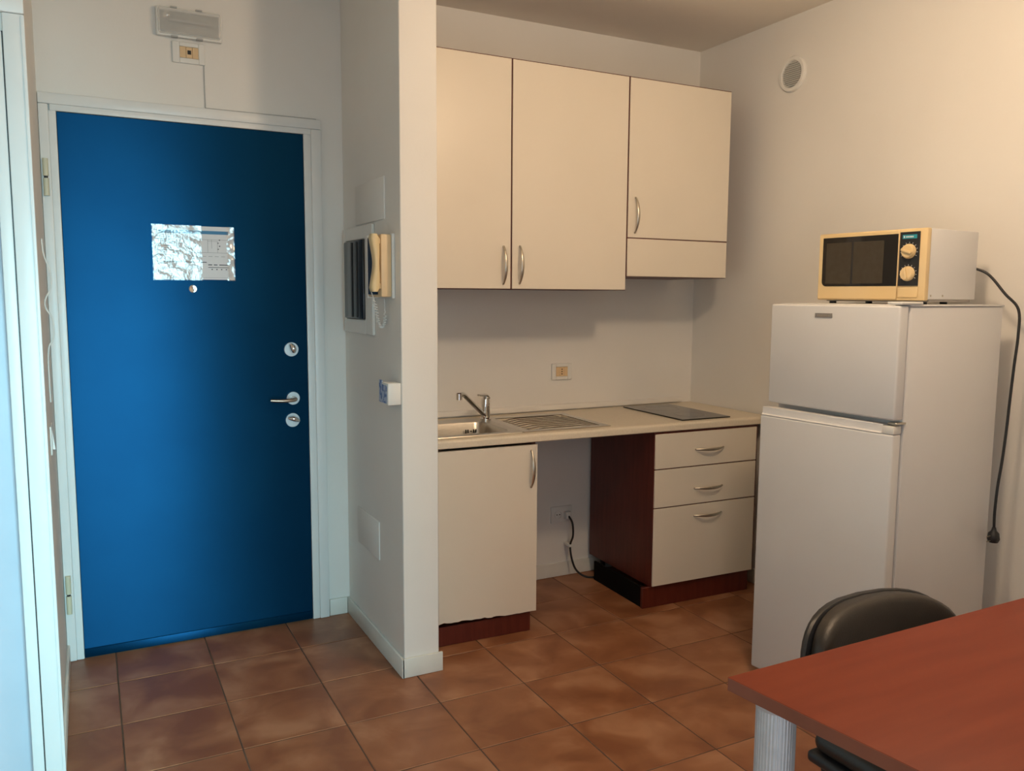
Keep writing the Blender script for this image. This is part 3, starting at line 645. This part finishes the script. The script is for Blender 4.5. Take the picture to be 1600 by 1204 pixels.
obj('middle_hinge', bx(FW-0.030, FW+0.003, 0.010, FT+0.012, 1.0235, 1.0300, 0.001, 1, FM), 'nickel', t)
obj('hinge_cover', bx(FW-0.050, FW+0.004, 0.004, 0.105, 1.4002, 1.4095, 0.003, 2, FM), 'wplastic', t)
obj('kick_strip', bx(0.01, FW-0.01, 0.03, FT+0.02, 0.012, 0.0275, 0.001, 1, FM), 'wplastic', t)
for u_, v_ in ((0.05, 0.09), (FW-0.05, 0.09), (0.05, FT+FD-0.05), (FW-0.05, FT+FD-0.05)):
    bm = bmesh.new(); p = FM @ Vector((u_, v_, 0.0006)); cyl(bm, p, p+Vector((0, 0, 0.0195)), 0.018, 16); obj('foot', bm, 'black', t)

# microwave
MM = LM(2.391, 2.197, 0.098); W_, D_ = 0.41, 0.318; ZB, ZU = 1.4125, 1.649; HH = ZU-ZB
t = thing('microwave', MM @ Vector((W_/2, D_/2, 1.4002)), 'cream-fronted microwave with two knobs on top of the refrigerator', 'microwave')
obj('body', bx(0.003, W_-0.002, 0.030, D_, ZB+0.004, ZU-0.001, 0.003, 2, MM), 'white', t)
obj('base_plate', bx(0.012, W_-0.008, 0.045, D_-0.02, ZB-0.004, ZB+0.0035, 0, 1, MM), 'badge', t)
def fz(q): return ZU-HH*q
obj('front_bezel', bx(0.0, W_, 0.006, 0.0295, ZB, ZU, 0.004, 2, MM), 'yellowed', t)
# door with the dark window
bm = bmesh.new()
dw0, dw1 = 0.004, 0.3145
box(bm, dw0, dw1, 0.0, 0.0058, fz(0.985), fz(0.012), 0.002, 1, MM); md = obj('door', bm, 'yellowed', t)
bm = bmesh.new(); rad = 0.018
pl_ = [(0.021, fz(0.065)), (0.3125, fz(0.065)), (0.3125, fz(0.795))]+[(0.021+rad-rad*math.sin(a*math.pi/12), fz(0.795)+rad-rad*math.cos(a*math.pi/12)) for a in range(7)]
prism(bm, [Vector((u_, -0.0012, z_)) for u_, z_ in pl_], (0, 0.0009, 0), 0, 1, MM); wd = obj('window', bm, 'blackglass', md, smooth=False)
obj('window_mesh', bx(0.036, 0.138, -0.0016, -0.0013, fz(0.755), fz(0.145), 0, 1, MM), 'mesh', md)
obj('window_mesh', bx(0.146, 0.262, -0.0016, -0.0013, fz(0.755), fz(0.145), 0, 1, MM), 'mesh', md)
pn = obj('control_panel', bx(0.3165, 0.386, 0.0022, 0.0058, fz(0.795), fz(0.045), 0.0005, 1, MM), 'black', t)
lg = obj('badge', bx(0.326, 0.376, 0.0015, 0.0021, fz(0.140), fz(0.085), 0, 1, MM), 'teal', pn)
bm = bmesh.new()
for k in range(5): box(bm, 0.338+0.0055*k, 0.3418+0.0055*k, 0.0010, 0.0014, fz(0.125), fz(0.104), 0, 1, MM)
box(bm, 0.330, 0.334, 0.0010, 0.0014, fz(0.128), fz(0.100), 0, 1, MM)
obj('badge_lettering', bm, 'paper', lg)
for zq, ang in ((0.315, 0.35), (0.625, 1.35)):
    zc = fz(zq); uc = 0.351
    c0_ = MM @ Vector((uc, 0.0020, zc)); ax_ = MM.to_3x3() @ Vector((0, -1, 0))
    bm = bmesh.new(); lathe(bm, c0_, ax_, [(0, 0.0245), (0.004, 0.0245), (0.007, 0.0225), (0.012, 0.0215), (0.014, 0.0195), (0.014, 0.0001)], 36); kn = obj('knob', bm, 'yellowed', t)
    bm = bmesh.new(); Rm = MM @ Matrix.Translation((uc, -0.012, zc)) @ Matrix.Rotation(ang, 4, 'Y'); box(bm, -0.019, 0.019, -0.0075, 0.0, -0.0045, 0.0045, 0.002, 2, Rm); obj('grip', bm, 'yellowed', kn)
    bm = bmesh.new()
    for k in range(11):
        a = math.radians(-210+k*24+180); Rm = MM @ Matrix.Translation((uc+0.0285*math.cos(a), 0.0016, zc+0.0285*math.sin(a))) @ Matrix.Rotation(-a, 4, 'Y'); box(bm, -0.0022, 0.0022, 0, 0.0005, -0.0006, 0.0006, 0, 1, Rm)
    obj('dial_marks', bm, 'paper', pn, smooth=False)
obj('door_button', bx(0.3165, 0.388, 0.0012, 0.0058, fz(0.955), fz(0.812), 0.0015, 1, MM), 'yellowed', t)
for u_, v_ in ((0.035, 0.05), (W_-0.035, 0.06), (0.035, D_-0.05), (W_-0.05, D_-0.11)):
    bm = bmesh.new(); p = MM @ Vector((u_, v_, 1.4003)); cyl(bm, p, p+Vector((0, 0, 0.0080)), 0.012, 16); obj('foot', bm, 'black', t)
for v_ in (0.045, 0.115):
    bm = bmesh.new(); p = MM @ Vector((W_-0.0018, v_, ZB+0.016)); cyl(bm, p, p+(MM.to_3x3() @ Vector((0.0015, 0, 0))), 0.0035, 12); obj('screw', bm, 'nickel', t)
p0_ = MM @ Vector((W_-0.03, D_+0.001, 1.530))
bm = bmesh.new(); tube(bm, [p0_, (2.768, 1.795, 1.505), (2.785, 1.74, 1.437), (2.800, 1.700, 1.385), (2.793, 1.690, 1.300), (2.783, 1.690, 1.20), (2.777, 1.692, 1.09), (2.769, 1.692, 0.98), (2.757, 1.692, 0.871), (2.742, 1.692, 0.78), (2.736, 1.692, 0.693), (2.739, 1.692, 0.632)], 0.0046, 10)
pc = obj('power_cord', bm, 'black', t)
bm = bmesh.new(); lathe(bm, (2.739, 1.692, 0.640), (0.0, 0, -1), [(0, 0.006), (0.012, 0.009), (0.020, 0.017), (0.040, 0.020), (0.052, 0.015), (0.054, 0.001)], 16); obj('plug', bm, 'black', pc)
bm = bmesh.new()
for dz in (-0.008, 0.008): cyl(bm, (2.7205, 1.692, 0.604+dz), (2.700, 1.690, 0.604+dz*1.1), 0.0022, 8)
obj('plug_pins', bm, 'nickel', pc)

# ------------------------------------------------------------------ chair (visitor chair with separate pads)
t = thing('office_chair', (1.55, 0.98, 0), 'black padded visitor chair pushed in behind the table', 'chair')
CX = 1.545
def pad(cx_, hw, hz, yc, th, n=40, ex=3.0, bulge=0.012, m='leather', name='x', tilt=-0.14, zc=0.0, curve=0.05, parent=None):
    """upright superellipse pad: front and back face domed, wrapped slightly forward at the sides"""
    bm = bmesh.new(); rings = []
    lay = [(-0.5, 0.0), (-0.5, 0.35), (-0.5, 0.62), (-0.495, 0.80), (-0.47, 0.90), (-0.42, 0.955), (-0.28, 0.99), (0.0, 1.0), (0.34, 0.98), (0.5, 0.90), (0.5, 0.5), (0.5, 0.0)]
    for q, s in lay:
        ring = []
        for k in range(n):
            a = 2*math.pi*k/n; ca, sa = math.cos(a), math.sin(a)
            ux_ = math.copysign(abs(ca)**(2/ex), ca)*hw*max(s, 0.001); uz = math.copysign(abs(sa)**(2/ex), sa)*hz*max(s, 0.001)
            dome = bulge*(1-s*s)*(1 if q < 0 else -1)
            y = yc+q*th-dome-curve*(ux_/hw)**2
            ring.append(Vector((cx_+ux_, y-tilt*uz, zc+uz)))
        rings.append(ring)
    loft(bm, rings); return obj(name, bm, m, parent)
pad(CX-0.004, 0.231, 0.140, 1.205, 0.050, name='back_cushion', zc=0.614, parent=t, tilt=-0.12)
pad(CX-0.004, 0.241, 0.140, 1.234, 0.024, name='back_shell', zc=0.614, m='black', parent=t, tilt=-0.12, bulge=0.0)
bm = bmesh.new(); box(bm, CX-0.235, CX+0.235, 0.74, 1.165, 0.478, 0.525, 0.022, 4); obj('seat_cushion', bm, 'leather', t)
bm = bmesh.new(); box(bm, CX-0.240, CX+0.240, 0.735, 1.172, 0.452, 0.4778, 0.010, 3); obj('seat_shell', bm, 'black', t)
for s in (-1, 1):
    x = CX+s*0.205
    bm = bmesh.new(); tube(bm, [(x+s*0.012, 0.70, 0.012), (x+s*0.008, 0.76, 0.25), (x, 0.80, 0.434)], 0.0125, 12, 6, flat=(1, 0.7)); l1 = obj('front_leg', bm, 'black', t)
    bm = bmesh.new(); tube(bm, [(x+s*0.012, 1.235, 0.012), (x+s*0.006, 1.185, 0.22), (x, 1.13, 0.434)], 0.0125, 12, 6, flat=(1, 0.7)); l2 = obj('rear_leg', bm, 'black', t)
    for p in ((x+s*0.012, 0.70), (x+s*0.012, 1.235)):
        bm = bmesh.new(); cyl(bm, (p[0], p[1], 0.0006), (p[0], p[1], 0.0118), 0.017, 14); obj('foot_cap', bm, 'black', t)
    bm = bmesh.new(); cyl(bm, (x, 0.79, 0.439), (x, 1.15, 0.439), 0.0125, 12); obj('seat_rail', bm, 'black', t)
    bm = bmesh.new(); tube(bm, [(CX+s*0.12, 1.10, 0.440), (CX+s*0.12, 1.215, 0.446), (CX+s*0.12, 1.236, 0.50), (CX+s*0.12, 1.246, 0.62)], 0.012, 12, 6); obj('back_support', bm, 'black', t)

# ------------------------------------------------------------------ table
t = thing('table', (1.65, 0.66, 0), 'reddish-brown laminate table with ribbed aluminium legs in the foreground', 'table')
TOPP = [(1.000, 1.083), (2.36, 1.083), (2.30, 0.27), (1.105, 0.27)]
bm = bmesh.new(); prism(bm, [(x, y, 0.7148) for x, y in TOPP], (0, 0, 0.0252), 0.0014, 2); tp = obj('tabletop', bm, 'table', t)
bm = bmesh.new()
# edge band: thin strip round the rim
for i in range(4):
    a = Vector((*TOPP[i], 0)); b = Vector((*TOPP[(i+1) % 4], 0)); d = (b-a).normalized(); nrm = Vector((-d.y, d.x, 0))
    if nrm.dot(a-Vector((1.7, 0.7, 0))) < 0: nrm = -nrm
    prism(bm, [a+d*0.0016+Vector((0, 0, 0.7156)), b-d*0.0016+Vector((0, 0, 0.7156)), b-d*0.0016+Vector((0, 0, 0.7388)), a+d*0.0016+Vector((0, 0, 0.7388))], nrm*0.0008)
obj('edge_band', bm, 'table_edge', tp, smooth=False)
for x, y in ((1.058, 1.020), (2.28, 1.020), (2.23, 0.34), (1.16, 0.34)):
    bm = bmesh.new(); n = 144; rr = 0.0345; rings = []
    for z in (0.012, 0.700):
        rings.append([Vector((x+(rr+0.0006*(1 if k % 4 < 2 else 0))*math.cos(2*math.pi*k/n), y+(rr+0.0006*(1 if k % 4 < 2 else 0))*math.sin(2*math.pi*k/n), z)) for k in range(n)])
    loft(bm, rings); lg = obj('leg', bm, 'alu', t, smooth=False)
    bm = bmesh.new(); lathe(bm, (x, y, 0.7002), (0, 0, 1), [(0, 0.036), (0.006, 0.038), (0.0144, 0.038)]); obj('mount', bm, 'alu', lg)
    bm = bmesh.new(); lathe(bm, (x, y, 0.0006), (0, 0, 1), [(0, 0.030), (0.004, 0.033), (0.0112, 0.033)]); obj('foot', bm, 'black', lg)
obj('frame_rail', bx(1.10, 2.24, 0.66, 0.70, 0.690, 0.7146, 0.002, 1), 'black', t)

# ------------------------------------------------------------------ pendant globe lamp (just above the frame)
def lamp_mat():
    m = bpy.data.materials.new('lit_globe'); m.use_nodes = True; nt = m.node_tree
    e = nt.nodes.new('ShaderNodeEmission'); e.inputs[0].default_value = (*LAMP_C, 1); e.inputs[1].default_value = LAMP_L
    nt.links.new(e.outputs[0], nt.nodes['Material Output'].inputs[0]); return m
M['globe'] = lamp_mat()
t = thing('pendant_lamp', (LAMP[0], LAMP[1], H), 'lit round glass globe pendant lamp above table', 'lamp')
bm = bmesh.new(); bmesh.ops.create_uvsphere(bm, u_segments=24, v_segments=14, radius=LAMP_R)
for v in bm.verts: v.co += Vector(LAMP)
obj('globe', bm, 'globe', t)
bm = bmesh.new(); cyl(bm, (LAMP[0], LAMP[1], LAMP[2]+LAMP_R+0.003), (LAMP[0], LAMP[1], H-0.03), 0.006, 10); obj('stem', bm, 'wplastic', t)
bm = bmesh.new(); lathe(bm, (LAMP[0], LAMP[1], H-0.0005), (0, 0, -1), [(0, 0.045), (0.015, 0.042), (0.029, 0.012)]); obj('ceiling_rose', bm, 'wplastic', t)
